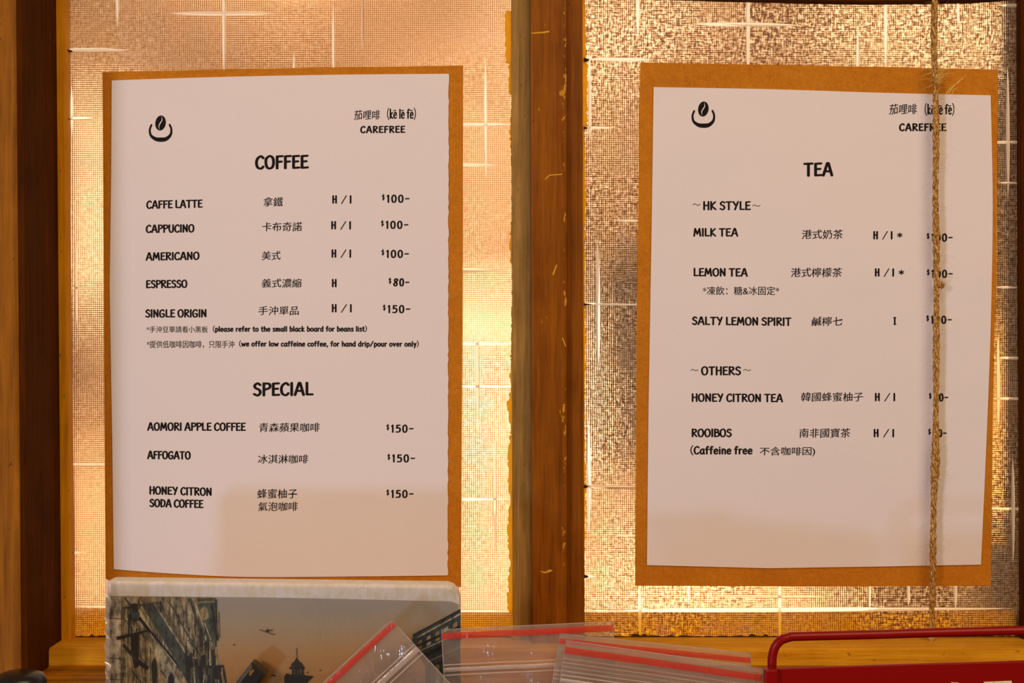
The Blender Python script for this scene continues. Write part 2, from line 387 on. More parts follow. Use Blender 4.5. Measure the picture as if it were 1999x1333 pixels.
for q in ([(1037, 64), (1058, 62), (1072, 60), (1073, 63), (1058, 65), (1037, 66)], [(1053, 1114), (1064, 1116), (1074, 1111), (1079, 1114), (1072, 1117), (1062, 1119)],
          [(1063, 350), (1072, 341), (1098, 339), (1098, 341), (1073, 343), (1065, 351)], [(1078, 536), (1086, 516), (1088, 517), (1081, 537)], [(1097, 660), (1099, 659), (1106, 678), (1103, 675)]):
    plate('chip', q, -.0192, -.0188, M_chip, mu)
o = plate('glazing_bead', [(1104, -60), (1137, -60), (1141, 1262), (1106, 1262)], -.014, .0, M_mulr, mu, bevel=.0009); o['label'] = 'dark brown bead'
tag(plate('trim_6', [(1992, -60), (2160, -60), (2160, 1262), (1998, 1262)], -.008, .02, M_jamb, bevel=.001), 'thin dark window post at the right edge', kind='structure')
tag(plate('trim_7', [(1139, -120), (1995, -120), (1995, -6), (1905, 1), (1700, 4), (1540, 1), (1139, -10)], -.008, .0, M_jamb, bevel=.0008), 'dark top rail above the right pane', kind='structure')
sill = tag(empty('trim_8'), 'orange brown wooden sill under the two panes', kind='structure')
def boxw(name, x0, x1, y0, y1, z0, z1, mat, parent=None, bev=.001):
    bm = bmesh.new(); bmesh.ops.create_cube(bm, size=1)
    bmesh.ops.transform(bm, matrix=Matrix.Translation(((x0 + x1) / 2, (y0 + y1) / 2, (z0 + z1) / 2)) @ Matrix.Diagonal((x1 - x0, y1 - y0, z1 - z0, 1)), verts=bm.verts)
    if bev: bmesh.ops.bevel(bm, geom=bm.edges[:], offset=bev, segments=2, affect='EDGES')
    return from_bm(name, bm, mat, parent)
ZL = P(0, GB).z; ZS = ZL - .010
XJ = P(47, 0, -.072).x
boxw('sill_ledge', XJ + .001, .33, -.034, .0, ZL - .012, ZL, M_sill, sill)
boxw('sill_board', XJ + .001, .33, -.080, .0, ZS - .03, ZS, M_board, sill, .002)
ZC = -.34
tag(boxw('trim_9', -.6, .6, -.19, .03, ZC - .03, ZC, M_jamb), 'wooden counter top below the window sill', kind='structure')
tag(boxw('wall_front', -.6, .6, -.070, -.02, ZC, ZS - .031, M_jamb), 'wooden wall panel below the window sill', kind='structure')

# ------------------------------------------------------------------ lettering
G = {}
def g(ch, w_, s): G[ch] = (w_, s)
g('A', 58, '2,0 27,100 34,100 56,0|12,34 46,34'); g('B', 50, '8,0 8,100|~8,98 38,92 40,66 10,54|~10,54 46,48 46,10 8,2')
g('C', 50, '~48,84 34,100 12,82 4,48 12,10 34,0 48,16'); g('D', 54, '8,0 8,100|~8,98 42,86 50,50 40,12 8,2')
g('E', 44, '42,98 8,96 8,2 44,4|8,52 36,54'); g('F', 42, '42,98 8,96 8,0|8,52 36,54')
g('G', 56, '~48,84 34,100 12,84 4,48 12,8 34,0 50,14|50,14 50,44 30,44'); g('H', 54, '8,0 8,100|48,0 48,100|8,52 48,54')
g('I', 16, '8,0 8,100'); g('K', 52, '8,0 8,100|46,98 10,48 50,2'); g('L', 42, '8,100 8,4 42,4')
g('M', 70, '5,0 14,100 35,26 56,100 65,0'); g('N', 56, '8,0 8,98 48,4 48,100')
g('O', 58, '~30,100 8,82 4,48 12,10 30,0 48,14 54,50 48,86 30,100'); g('P', 48, '8,0 8,100|~8,97 42,94 44,62 10,46')
g('R', 52, '8,0 8,100|~8,97 40,94 42,64 10,52|14,52 50,2'); g('S', 46, '~42,86 26,100 8,84 12,62 36,46 42,20 26,0 4,12')
g('T', 52, '2,96 50,98|26,96 26,0'); g('U', 54, '~8,100 6,40 14,6 30,0 44,10 48,44 48,100'); g('Y', 52, '4,100 26,54|48,100 20,0')
g('a', 46, '~38,56 20,64 6,42 8,8 22,0 36,20 38,56|38,66 38,18 44,0'); g('b', 44, '8,0 8,100|~8,50 24,66 40,44 36,8 20,0 8,10')
g('c', 38, '~36,54 22,66 6,46 8,10 22,0 36,10'); g('d', 46, '38,100 38,0|~38,54 22,66 6,44 8,8 24,0 38,14')
g('e', 42, '~8,34 36,36 34,58 20,66 6,44 8,10 22,0 38,10'); g('f', 32, '~32,94 22,100 14,86 14,60 14,0|2,62 28,62')
g('h', 44, '8,0 8,100|~8,46 22,64 36,56 38,30 38,0'); g('i', 16, '8,0 8,64|8,86 8,90'); g('k', 42, '8,0 8,100|34,64 10,30 40,0'); g('l', 16, '8,0 8,100')
g('m', 66, '8,0 8,66|~8,48 20,64 32,50 33,0|~33,48 46,64 58,50 58,0'); g('n', 44, '8,0 8,66|~8,46 22,64 36,54 38,0'); g('o', 44, '~22,66 6,50 6,14 22,0 38,14 38,50 22,66')
g('p', 44, '8,-28 8,66|~8,52 24,66 40,44 36,8 20,0 8,10'); g('r', 32, '8,0 8,66|~8,44 18,60 32,62'); g('s', 36, '~32,56 20,66 8,54 14,38 30,26 32,8 18,0 4,6')
g('t', 32, '14,90 14,10 20,0 30,4|2,62 30,64'); g('u', 44, '~8,66 6,24 14,2 28,4 36,20|37,66 37,0'); g('v', 42, '4,66 20,2 38,66'); g('w', 62, '4,66 16,2 31,50 46,2 58,66')
g('y', 42, '6,66 21,8|38,66 14,-30'); g('z', 40, '4,64 36,64 4,2 38,2')
g('0', 48, '~24,100 8,80 6,40 12,8 24,0 38,10 44,50 38,88 24,100'); g('1', 26, '6,84 15,100 15,0'); g('5', 46, '40,98 12,98 10,56|~10,56 30,62 42,40 34,6 4,4')
g('8', 50, '~46,86 30,100 14,84 20,60 38,40 36,8 20,0 6,14 10,36 34,58 46,86'); g('$', 24, '~22,84 10,90 2,78 12,64 22,52 14,36 2,42|12,104 12,22'); g('-', 40, '6,50 36,50')
g('/', 50, '4,-4 46,100'); g('(', 26, '~24,112 8,80 6,30 24,-14'); g(')', 26, '~2,112 18,80 20,30 2,-14'); g('*', 46, '23,76 23,20|4,62 42,34|4,34 42,62'); g(',', 18, '10,8 6,-16'); g('~', 80, '~4,46 20,60 38,52 56,42 76,56')
g('Z', 46, '4,96 44,96 4,4 44,4')
def crom(pts, k=5):
    out = []; n = len(pts)
    closed = pts[0] == pts[-1]
    for i in range(n - 1):
        p1, p2 = pts[i], pts[i + 1]
        p0 = pts[i - 1] if i > 0 else (pts[-2] if closed else p1)
        p3 = pts[i + 2] if i + 2 < n else (pts[1] if closed else p2)
        for j in range(k):
            t = j / k
            out.append(tuple(.5 * (2 * p1[c] + (p2[c] - p0[c]) * t + (2 * p0[c] - 5 * p1[c] + 4 * p2[c] - p3[c]) * t * t + (3 * p1[c] - p0[c] - 3 * p2[c] + p3[c]) * t ** 3) for c in (0, 1)))
    out.append(pts[-1]); return out
def strokes(ch):
    w_, s = G[ch]; res = []
    for part in s.split('|'):
        sm = part.startswith('~'); q = [tuple(float(v) for v in a.split(',')) for a in part.lstrip('~').split()]
        res.append(crom(q) if sm and len(q) > 2 else q)
    return w_, res
class Ink:
    """flat printed ink on one sheet, collected as coplanar polygons"""
    def __init__(s, y): s.v = []; s.f = []; s.y = y; s.k = 0
    def poly(s, pts):
        b = len(s.v); s.k = (s.k + 1) % 24; s.v += [tuple(P(a, c, s.y - s.k * 2.5e-6)) for a, c in pts]; s.f.append(tuple(range(b, b + len(pts))))
    def nib(s, a, b, rx, ry):        # hull of an oval nib dragged from a to b
        ang = math.atan2((b[1] - a[1]) / max(ry, 1e-6) * rx, (b[0] - a[0])) if a != b else 0
        n = 5; pts = []
        dx, dy = (b[0] - a[0]) / rx, (b[1] - a[1]) / ry; th = math.atan2(dy, dx)
        for i in range(n + 1):
            t = th - math.pi / 2 + math.pi * i / n; pts.append((b[0] + rx * math.cos(t), b[1] + ry * math.sin(t)))
        for i in range(n + 1):
            t = th + math.pi / 2 + math.pi * i / n; pts.append((a[0] + rx * math.cos(t), a[1] + ry * math.sin(t)))
        s.poly(pts)
    def line(s, pts, rx, ry=None):
        ry = ry or rx
        for a, b in zip(pts, pts[1:]): s.nib(a, b, rx, ry)
    def text(s, txt, x0, x1, yb, h, yb2=None, wgt=.105, macron=(), gap=11, sp=26):
        adv = 0; items = []
        for i, ch in enumerate(txt):
            if ch == ' ': adv += sp; continue
            w_, st = strokes(ch); items.append((ch, adv, w_, st)); adv += w_ + gap
        adv -= gap; r0 = wgt * h
        sx = (x1 - x0 - r0) / adv; sy = h / 100.0; yb2 = yb if yb2 is None else yb2
        for n_, (ch, a0, w_, st) in enumerate(items):
            jit = random.uniform(-.6, .6) * h / 26
            for q in st:
                tw = .6 if ch in '()~' else 1
                pp = [(x0 + r0 / 2 + (a0 + u) * sx, yb + (yb2 - yb) * ((a0 + u) / adv) - r0 * .3 - v * sy * (1 - wgt * .5) + jit * 0) for u, v in q]
                s.line(pp, r0 * .60 * tw, r0 * .44 * tw)
            if ch in macron:
                y_ = yb - 84 * sy; s.line([(x0 + (a0 + 8) * sx, y_), (x0 + (a0 + w_ - 4) * sx, y_)], r0 * .4)
    def cjk(s, txt, x0, x1, ytop, ybot, slant=.08, bold=.010, spread=None):
        cu = bpy.data.curves.new('t', 'FONT'); cu.body = txt; cu.size = 1; cu.resolution_u = 3
        if spread: cu.space_character = spread
        o = bpy.data.objects.new('t', cu); C.objects.link(o)
        me = bpy.data.meshes.new_from_object(o.evaluated_get(bpy.context.evaluated_depsgraph_get()))
        vs = [(v.co.x, v.co.y) for v in me.vertices]
        if slant:                      # brush-like rise of the horizontals inside every character
            import collections
            n = len(txt); mnx = min(v[0] for v in vs); mxx = max(v[0] for v in vs); cw = (mxx - mnx) / n
            vs = [(a + .04 * (b - .38), b + slant * (((a - mnx) % cw) - cw / 2)) for a, b in vs]
        mnx = min(v[0] for v in vs); mxx = max(v[0] for v in vs); mny = min(v[1] for v in vs); mxy = max(v[1] for v in vs)
        for kk, (dx, dy) in enumerate(((-bold, 0), (bold, bold * .3))):       # printed three times, a hair apart: a bolder weight
            b0 = len(s.v)
            s.v += [tuple(P(x0 + (a + dx - mnx) / (mxx - mnx) * (x1 - x0), ybot - (b + dy - mny) / (mxy - mny) * (ybot - ytop), s.y - kk * 6e-6)) for a, b in vs]
            s.f += [tuple(b0 + i for i in p.vertices) for p in me.polygons]
        bpy.data.objects.remove(o); bpy.data.curves.remove(cu); bpy.data.meshes.remove(me)
    def build(s, name, mat, parent): return obj(name, s.v, s.f, mat, parent)

def logo(cx, cy, y, sheet):
    ik = Ink(y)                                        # bean drawn as two halves around an S-shaped slit
    def E(t, rx=10.5, ry=14.6):
        a, b = rx * math.cos(t), ry * math.sin(t); return (cx + a * .98 + b * .10, cy - b + a * .05)
    slit = crom([(cx + 1.6, cy - 14.0), (cx + 2.8, cy - 6), (cx - .5, cy), (cx - 3.2, cy + 6), (cx - 2.0, cy + 14)], 5)
    n = len(slit)
    for sgn in (1, -1):
        arc = [E(math.pi / 2 - sgn * math.pi * i / (n - 1)) for i in range(n)]
        wid = [1.25 * math.sin(math.pi * min(1, max(0, i / (n - 1)))) for i in range(n)]
        sl = [(a + sgn * ww, b) for (a, b), ww in zip(slit, wid)]
        for i in range(n - 1): ik.poly([sl[i], arc[i], arc[i + 1], sl[i + 1]])
    cup = crom([(cx - 17.8, cy + 4), (cx - 21, cy + 13), (cx - 19, cy + 24), (cx - 10, cy + 31), (cx, cy + 32.5), (cx + 11, cy + 31), (cx + 19.5, cy + 23), (cx + 21, cy + 12), (cx + 17.8, cy + 3.5)], 5)
    m = len(cup)
    for i in range(m - 1):
        t = i / (m - 1); r = 1.9 + 2.3 * math.sin(math.pi * t) ** 4
        ik.nib(cup[i], cup[i + 1], r, r)
    ik.build('logo', M_ink, sheet)

YB, YPp = -.0040, -.0048          # card front, paper front
def smooth_edge(pts, k=6): return crom(pts, k)[:-1]
# ---- coffee menu
m1 = tag(empty('menu_sign'), 'coffee menu on white paper mounted on brown kraft card, left of the mullion', 'menu')
plate('kraft_card', [(200, 141), (550, 133), (904, 128), (903, 640), (900, 1146), (560, 1139), (206, 1134), (203, 640)], YB, YB + .0008, M_kraft, m1)
tear = []; y = 144
while y < 1122: tear.append((876 + random.uniform(-.9, 1.1) - (y - 144) * .002, y)); y += 9
pl = [(218, 157)] + crom([(218, 157), (400, 151), (640, 146), (876, 144)], 5)[1:-1] + tear + [(874, 1123)] + crom([(874, 1123), (700, 1125), (480, 1126), (330, 1119), (222, 1111)], 5)[1:-1] + [(222, 1111), (219, 860), (214, 560), (217, 340)]
pp1 = plate('paper_sheet', pl, YPp, YPp + .0005, M_paper, m1)
ik = Ink(YPp - .00012); T = ik.text; K = ik.cjk
K('茄哩啡', 691.3, 741.7, 214.5, 234.6, .1); T('(ke le fe)', 754.5, 813, 231.6, 19, wgt=.12, macron='e')
T('CAREFREE', 702.7, 791.2, 259.8, 13.6, 259.2, gap=16, wgt=.2); T('COFFEE', 497, 602.8, 330.6, 26.5, 329, wgt=.178)
T('CAFFE LATTE', 285, 395.7, 407.5, 15.6, 405.2, wgt=.185); K('拿鐵', 514.5, 552, 384.7, 403.3)
T('CAPPUCINO', 284, 380, 454.6, 15.6, 453.4, wgt=.185); K('卡布奇諾', 512, 589.5, 433, 451.6)
T('AMERICANO', 284, 390, 508.6, 15.6, 507, wgt=.185); K('美式', 511, 547.5, 490, 508)
T('ESPRESSO', 284, 366.2, 562.6, 15.6, 561.7, wgt=.185); K('義式濃縮', 511, 588.6, 543.7, 561.7)
T('SINGLE ORIGIN', 282.8, 404.2, 619.7, 15.6, 619.3, wgt=.185); K('手沖單品', 504.6, 583, 597.3, 615.2)
def HI(ik, x0, x1, yb, star=False, h=15.4):
    sc_ = (x1 - x0) / (58.6 if star else 38.4)
    ik.text('H', x0, x0 + 10.5 * sc_, yb, h, wgt=.185); ik.text('/', x0 + 17.4 * sc_, x0 + 30 * sc_, yb, h, wgt=.11)
    ik.line([(x0 + 36.6 * sc_, yb - 1), (x0 + 36.6 * sc_, yb - h + 1)], 1.7, 1.6)
    if star: ik.text('*', x0 + 46.5 * sc_, x1, yb - .5, h * 1.0, wgt=.13)
def PR(ik, digits, x0, x1, yb, h=15.2):
    ik.text('$', x0, x0 + 6, yb - 1.2, h * .98, wgt=.11); ik.text(digits + '-', x0 + 8.5, x1, yb, h, wgt=.185, gap=20)
for x0, x1, yb in [(647.8, 686.2, 397), (645.7, 685.3, 447.4), (646.3, 685.6, 502.6), (646.8, 686.8, 609.3)]: HI(ik, x0, x1, yb)
T('H', 647, 657.7, 560.3, 15.4, wgt=.185)
for d_, x0, x1, yb in [('100', 745.3, 800.2, 395.5), ('100', 743.5, 798, 446.5), ('100', 744.4, 799, 503.2), ('80', 758.2, 799.6, 558.7), ('150', 747.2, 801.8, 611),
                       ('150', 754, 808, 844.3), ('150', 756, 811, 902.3), ('150', 754, 808, 971.7)]: PR(ik, d_, x0, x1, yb)
K('*手沖豆單請看小黑板', 286.2, 405.6, 636.6, 649.2, 0, .006); T('(please refer to the small black board for beans list)', 414.6, 717.2, 647.4, 10.6, 647, wgt=.2, sp=32)
K('*提供低咖啡因咖啡，只限手沖', 286.6, 457.4, 665, 679.5, 0, .006); T('(we offer low caffeine coffee, for hand drip/pour over only)', 465.7, 818.3, 676.2, 10.6, 676.6, wgt=.2, sp=32)
T('SPECIAL', 492.6, 612, 773.3, 26, 772, wgt=.178)
T('AOMORI APPLE COFFEE', 287, 480, 840.5, 15.8, 841, wgt=.185); K('青森蘋果咖啡', 506, 624, 825, 843.6)
T('AFFOGATO', 287, 372.8, 895.8, 15.8, 896.8, wgt=.185); K('冰淇淋咖啡', 503.6, 601.6, 887, 905)
T('HONEY CITRON', 290.4, 414.3, 964.8, 15.8, 968, wgt=.185); T('SODA COFFEE', 291, 397.3, 989.6, 15.8, 991.7, wgt=.185)
K('蜂蜜柚子', 502.2, 580.2, 954, 973); K('氣泡咖啡', 504.3, 581, 979.3, 997.5)
ik.build('lettering', M_ink, pp1); logo(313.4, 240, YPp - .00012, pp1)
# ---- tea menu
m2 = tag(empty('menu_sign.001'), 'tea menu on white paper mounted on brown kraft card, behind the jute twine', 'menu')
plate('kraft_card', [(1250, 122), (1600, 128), (1948, 136), (1945, 560), (1940, 700), (1934, 1143), (1600, 1145), (1240, 1143), (1243, 640)], YB, YB + .0008, M_kraft, m2)
pr = [(1276, 170)] + crom([(1276, 170), (1500, 174), (1720, 181), (1934, 186)], 5)[1:-1] + [(1934, 186)] + crom([(1934, 186), (1938, 400), (1934, 640), (1925, 880), (1915, 1102)], 6)[1:-1] + [(1915, 1102), (1700, 1106), (1500, 1109), (1263, 1103), (1266, 800), (1272, 450)]
pp2 = plate('paper_sheet', pr, YPp, YPp + .0005, M_paper, m2)
ik = Ink(YPp - .00012); T = ik.text; K = ik.cjk
K('茄哩啡', 1736, 1789.8, 202.4, 224, .1); T('(ke le fe)', 1804, 1864.2, 223.4, 20, wgt=.12, macron='e'); T('CAREFREE', 1754.6, 1847.7, 255.8, 14.8, gap=16, wgt=.2)
T('TEA', 1567.8, 1627, 344.4, 26.5, 343.7, wgt=.178)
T('HK STYLE', 1371.4, 1465.8, 410, 17, wgt=.18); T('~', 1351, 1368.6, 408, 17, wgt=.11); T('~', 1467.5, 1485.8, 410, 17, wgt=.11)
T('MILK TEA', 1352.7, 1441.3, 461.5, 16, wgt=.185); K('港式奶茶', 1565.7, 1645.4, 448, 466.8)
T('LEMON TEA', 1352.7, 1460, 539.2, 16, 539.8, wgt=.185); K('港式檸檬茶', 1544.4, 1643.6, 522.3, 541.2)
K('*凍飲：糖&冰固定*', 1372, 1521, 559, 575.8, 0, .006)
T('SALTY LEMON SPIRIT', 1350, 1545.4, 634, 16, 636, wgt=.185); K('鹹檸七', 1584.7, 1644.3, 618, 636.5)
ik.line([(1746.7, 632.5), (1746.7, 620)], 1.6); ik.line([(1744.8, 620), (1748.8, 620)], 1.0); ik.line([(1745, 633), (1749, 633)], 1.0)
T('OTHERS', 1368, 1447, 732.3, 17, wgt=.18); T('~', 1347, 1364.5, 731, 17, wgt=.11); T('~', 1449.6, 1467, 731, 17, wgt=.11)
T('HONEY CITRON TEA', 1349, 1528.9, 784, 16, 785, wgt=.185); K('韓國蜂蜜柚子', 1563.7, 1685, 765.4, 784)
T('ROOIBOS', 1349, 1429, 853, 16, wgt=.185); K('南非國寶茶', 1561, 1659.8, 835.7, 854.7)
T('(Caffeine free', 1346.5, 1469.6, 886.7, 15.8, wgt=.185); K('不含咖啡因)', 1483.4, 1591, 872, 891)
G['C']
HI(ik, 1704, 1762.6, 466.8, True); HI(ik, 1707, 1765.7, 539.5, True); HI(ik, 1707, 1747.7, 782.7); HI(ik, 1704.6, 1745.7, 853)
for d_, x0, x1, yb in [('100', 1808.7, 1860.5, 471.3), ('100', 1809, 1860.5, 542), ('100', 1808, 1858.7, 631.7), ('80', 1813, 1851.8, 783.3), ('80', 1811.5, 1848.7, 853)]: PR(ik, d_, x0, x1, yb)
ik.build('lettering', M_ink, pp2); logo(1373, 212.7, YPp - .00012, pp2)

# ------------------------------------------------------------------ jute twine
def jute():
    m, t, o = nt('jute'); p = world_pos(t)
    n = noise(t, p, 1500, 3, .6, (1, 1, .3))
    c = ramp(t, n, [(.32, alb(88, 50, 16)), (.5, alb(160, 102, 44)), (.66, alb(226, 168, 98))])
    princ(t, o, c, .8, n, .0003, .8, .2); return m
M_jute = jute()
M_fibre = simple('loose_jute', alb(238, 186, 104), .7, .2)
YT = -.0115
tw = tag(empty('jute_twine'), 'brown jute twine hanging straight down in front of the tea menu', 'twine')
tp = [(-90, 1822), (0, 1824.6), (67, 1823), (135, 1825), (200, 1826.8), (300, 1827), (390, 1826), (460, 1827.6), (560, 1828), (690, 1827.6), (800, 1827), (900, 1826), (950, 1824), (1020, 1822), (1100, 1821), (1220, 1819), (1350, 1817), (1500, 1816)]
cl = [P(a[1], a[0], YT) for a in crom([(q[0], q[1]) for q in tp], 22)]
cl = [P(b, a, YT) for a, b in crom(tp, 22)]
acc = 0; phase = []
for i, p in enumerate(cl):
    if i: acc += (p - cl[i - 1]).length
    phase.append(acc)
for ply in range(3):
    pts, rad = [], []
    for p, s_ in zip(cl, phase):
        py = 666.5 - p.z / PX / ((D + YT) / D)
        loose = 1 + .35 * math.exp(-((py - 905) / 45) ** 2) + .1 * math.sin(py * .03)
        th = 2 * math.pi * (s_ / .023) + ply * 2 * math.pi / 3
        pts.append(p + Vector((math.cos(th), math.sin(th), 0)) * .00095 * loose); rad.append(.00105 * loose * random.uniform(.93, 1.07))
    tube('twine_ply', pts, .001, M_jute, tw, 8, rad)
def fibres(name, specs, mat, parent):
    bm = bmesh.new()
    for pts, r in specs:
        ring = []
        for i, p in enumerate(pts):
            rr = r * (1 - .7 * i / (len(pts) - 1))
            ring.append([bm.verts.new(p + Vector((rr * math.cos(a), rr * math.sin(a) * .5, rr * math.sin(a)))) for a in (0, 2.09, 4.19)])
        for i in range(len(ring) - 1):
            for j in range(3): bm.faces.new((ring[i][j], ring[i][(j + 1) % 3], ring[i + 1][(j + 1) % 3], ring[i + 1][j]))
    return from_bm(name, bm, mat, parent)
def hair(p, ang, ln, curl, r):
    pts = [p]; a = ang; n = 7
    for i in range(n):
        a += curl / n + random.uniform(-.12, .12)
        pts.append(pts[-1] + Vector((math.cos(a), random.uniform(-.25, .1), math.sin(a))) * ln / n)
    return pts, r
sp = []
for i in range(420):
    p = random.choice(cl); side = random.choice((0, math.pi)); s_ = 1 if side == 0 else -1
    ln = random.choice((.003, .004, .006, .008, .012))
    sp.append(hair(p + Vector((s_ * .0012, -.001, 0)), side + random.uniform(-1.2, 1.2), ln, random.uniform(-1.6, 1.6), .00006))
fz = fibres('twine_fuzz', sp, M_jute, tw); fz['kind'] = 'stuff'
sp = []
for i in range(46):
    p = P(1828 + random.uniform(-3, 3), 132 + random.uniform(-4, 34), YT)
    sp.append(hair(p, random.uniform(-.1, 1.0) if i % 4 else random.uniform(2.4, 3.6), random.uniform(.004, .011), random.uniform(.0, .9), .00009))
for e in ((1852, 182, 1886, 143), (1858, 184, 1870, 166), (1846, 184, 1880, 150)):
    a, b = P(e[0], e[1], YT), P(e[2], e[3], YT - .002); sp.append(([a.lerp(b, k / 5) + Vector((0, 0, .0008 * math.sin(k))) for k in range(6)], .00022))
for e in ((1812, 196, 1830, 190), (1840, 230, 1903, 195), (1843, 235, 1843, 300), (1829, 68, 1785, 72)):
    a, b = P(e[0], e[1], YT), P(e[2], e[3], YT - .002); sp.append(([a.lerp(b, k / 6) + Vector((0, 0, .0012 * math.sin(k * .9))) for k in range(7)], .00012))
fz = fibres('frayed_tuft', sp, M_fibre, tw); fz['kind'] = 'stuff'; fz['label'] = 'frayed tuft of loose fibres'
bm = bmesh.new(); bmesh.ops.create_icosphere(bm, subdivisions=3, radius=.0022)
for v in bm.verts: v.co *= 1 + .22 * math.sin(v.co.x * 4000 + v.co.z * 3100)
bmesh.ops.translate(bm, verts=bm.verts, vec=P(1837, 556, YT)); from_bm('knot', bm, M_jute, tw, True)

# ------------------------------------------------------------------ picture box in clear wrapper
KB = -.096
def pr_mat(name, c, glossy=.3):
    m, t, o = nt(name); p = world_pos(t)
    n = math_n(t, 'ADD', math_n(t, 'MULTIPLY', noise(t, p, 420, 4, .7, (1, 1, .35)), .6), math_n(t, 'MULTIPLY', noise(t, p, 150, 3), .4))
    a = alb(*[min(255, v * 1.3) for v in c]); b = alb(*[v * (.45 if name.startswith('print') else 1) for v in c])
    princ(t, o, ramp(t, n, [(.38, b), (.62, a)]), .5, None, spec=.2); return m
M_cream = pr_mat('cream_card', (208, 178, 146), .4)
bx = tag(empty('picture_box'), 'cream edged box with old city street picture, wrapped in clear film', 'box')
def rounded_outline():
    pts = [(212, 1134), (216, 1133), (872, 1141), (884, 1145), (893, 1154), (898, 1168)]
    return pts + [(899, 2150), (209, 2150), (207, 1140)]
kb = (D + KB) / D
zb = ZC + .001; pyb = 666.5 - zb / PX / kb
ol = [(a, b if b < 2000 else pyb) for a, b in rounded_outline()]
plate('box_body', ol[::-1], KB, KB + .012, M_cream, bx, bevel=.0025)
def sky():
    m, t, o = nt('printed_sky'); sx = N(t, 'SeparateXYZ'); p = world_pos(t); L(t, p, sx.inputs[0])
    z0 = P(0, 1170, KB).z; z1 = P(0, 1330, KB).z
    f = math_n(t, 'DIVIDE', math_n(t, 'SUBTRACT', sx.outputs[2], z0), z1 - z0, clamp=True)
    f = math_n(t, 'ADD', f, math_n(t, 'MULTIPLY_ADD', noise(t, p, 30, 4), .3, -.15), clamp=True)
    c = ramp(t, f, [(0, alb(156, 134, 116)), (.3, alb(168, 136, 104)), (.65, alb(178, 124, 72)), (1, alb(168, 108, 48))])
    princ(t, o, c, .3, None); return m
M_sky = sky()
YP2 = KB - .0004
pic = plate('printed_picture', [(224, 1163), (560, 1167), (880, 1174), (896, 1180), (896, pyb - 40), (212, pyb - 40), (212, 1163)][::-1], YP2, KB, M_sky, bx)
cols = [pr_mat('print_tan', (136, 108, 74)), pr_mat('print_dark', (34, 32, 26)), pr_mat('print_green', (66, 66, 50)), pr_mat('print_light', (158, 134, 100)), pr_mat('print_mid', (94, 74, 52)), pr_mat('print_teal', (52, 58, 58)), pr_mat('print_paper', (168, 142, 116)), pr_mat('print_black', (18, 16, 14))]
class Pr:
    def __init__(s): s.v = []; s.f = []; s.m = []; s.k = 0
    def q(s, pts, c):
        s.k += 1; b = len(s.v); s.v += [tuple(P(x, y_, YP2 - .000003 * s.k - .00001)) for x, y_ in pts]; s.f.append(tuple(range(b, b + len(pts)))); s.m.append(c)
    def ln(s, a, b, w_, c, w2=None):
        w2 = w_ if w2 is None else w2
        d = Vector((b[0] - a[0], b[1] - a[1])).normalized(); n = Vector((-d.y, d.x))
        s.q([(a[0] + n.x * w_ / 2, a[1] + n.y * w_ / 2), (b[0] + n.x * w2 / 2, b[1] + n.y * w2 / 2), (b[0] - n.x * w2 / 2, b[1] - n.y * w2 / 2), (a[0] - n.x * w_ / 2, a[1] - n.y * w_ / 2)], c)
p_ = Pr()
B2 = 1600
p_.q([(206, 1164), (238, 1164), (238, B2), (209, B2)], 6)
p_.q([(236, 1164), (420, 1166), (424, 1200), (428, 1250), (427, 1253), (421, 1254), (428, 1290), (440, 1310), (442, B2), (236, B2)], 0)
rs = random.Random(3)
for i in range(46):               # columns and pilasters
    x = 238 + i * 4.2; yt = 1166 + rs.uniform(0, 30); c = rs.choice((1, 2, 3, 0, 4, 3, 4))
    p_.ln((x, yt), (x + rs.uniform(-3, 5), min(B2, yt + rs.uniform(50, 190))), rs.uniform(1.2, 4), c)
for i in range(70):
    x = 240 + rs.uniform(0, 182); yt = 1166 + rs.uniform(0, 150)
    p_.ln((x, yt), (x + rs.uniform(-2, 4), yt + rs.uniform(12, 46)), rs.uniform(.8, 2.2), rs.choice((1, 7, 3, 6, 2, 4)))
for i in range(14):
    x = 240 + rs.uniform(0, 150); yt = 1200 + rs.uniform(0, 120)
    p_.ln((x, yt), (x + 30, yt + 38), rs.uniform(.8, 1.8), rs.choice((1, 3, 7)))
p_.q([(243, 1166), (262, 1166), (352, 1333), (400, B2), (368, B2), (330, 1333)], 3)
p_.ln((243, 1166), (352, 1310), 4, 2, 3); p_.ln((262, 1190), (345, 1300), 4, 6, 3); p_.ln((272, 1205), (350, 1302), 4, 1)
p_.q([(276, 1180), (300, 1176), (380, 1300), (430, 1380), (400, 1400), (344, 1290)], 2)
p_.ln((300, 1176), (372, 1290), 2.5, 3); p_.ln((308, 1176), (384, 1300), 5, 4); p_.ln((322, 1190), (378, 1285), 2, 0); p_.ln((330, 1175), (395, 1290), 3, 2)
p_.ln((370, 1168), (398, 1250), 4, 2); p_.ln((378, 1168), (404, 1240), 3, 3)
p_.q([(384, 1168), (420, 1167), (426, 1250), (404, 1252), (394, 1200)], 2)
p_.q([(391, 1190), (398, 1184), (405, 1188), (408, 1205), (398, 1212), (391, 1206)], 0)
p_.ln((386, 1176), (418, 1174), 3, 0); p_.ln((399, 1215), (412, 1250), 2, 3); p_.ln((413, 1180), (424, 1248), 4, 1)
for i in range(16):
    x = 360 + rs.uniform(0, 70); yt = 1250 + rs.uniform(0, 60)
    p_.ln((x, yt), (x + rs.uniform(-1, 3), yt + rs.uniform(20, 80)), rs.uniform(3, 8), rs.choice((1, 7, 4, 1, 2)))
p_.ln((238, 1187), (312, 1175), 4, 2, 2); p_.ln((228, 1246), (288, 1231), 7, 7, 3); p_.ln((262, 1178), (266, 1210), 12, 1)
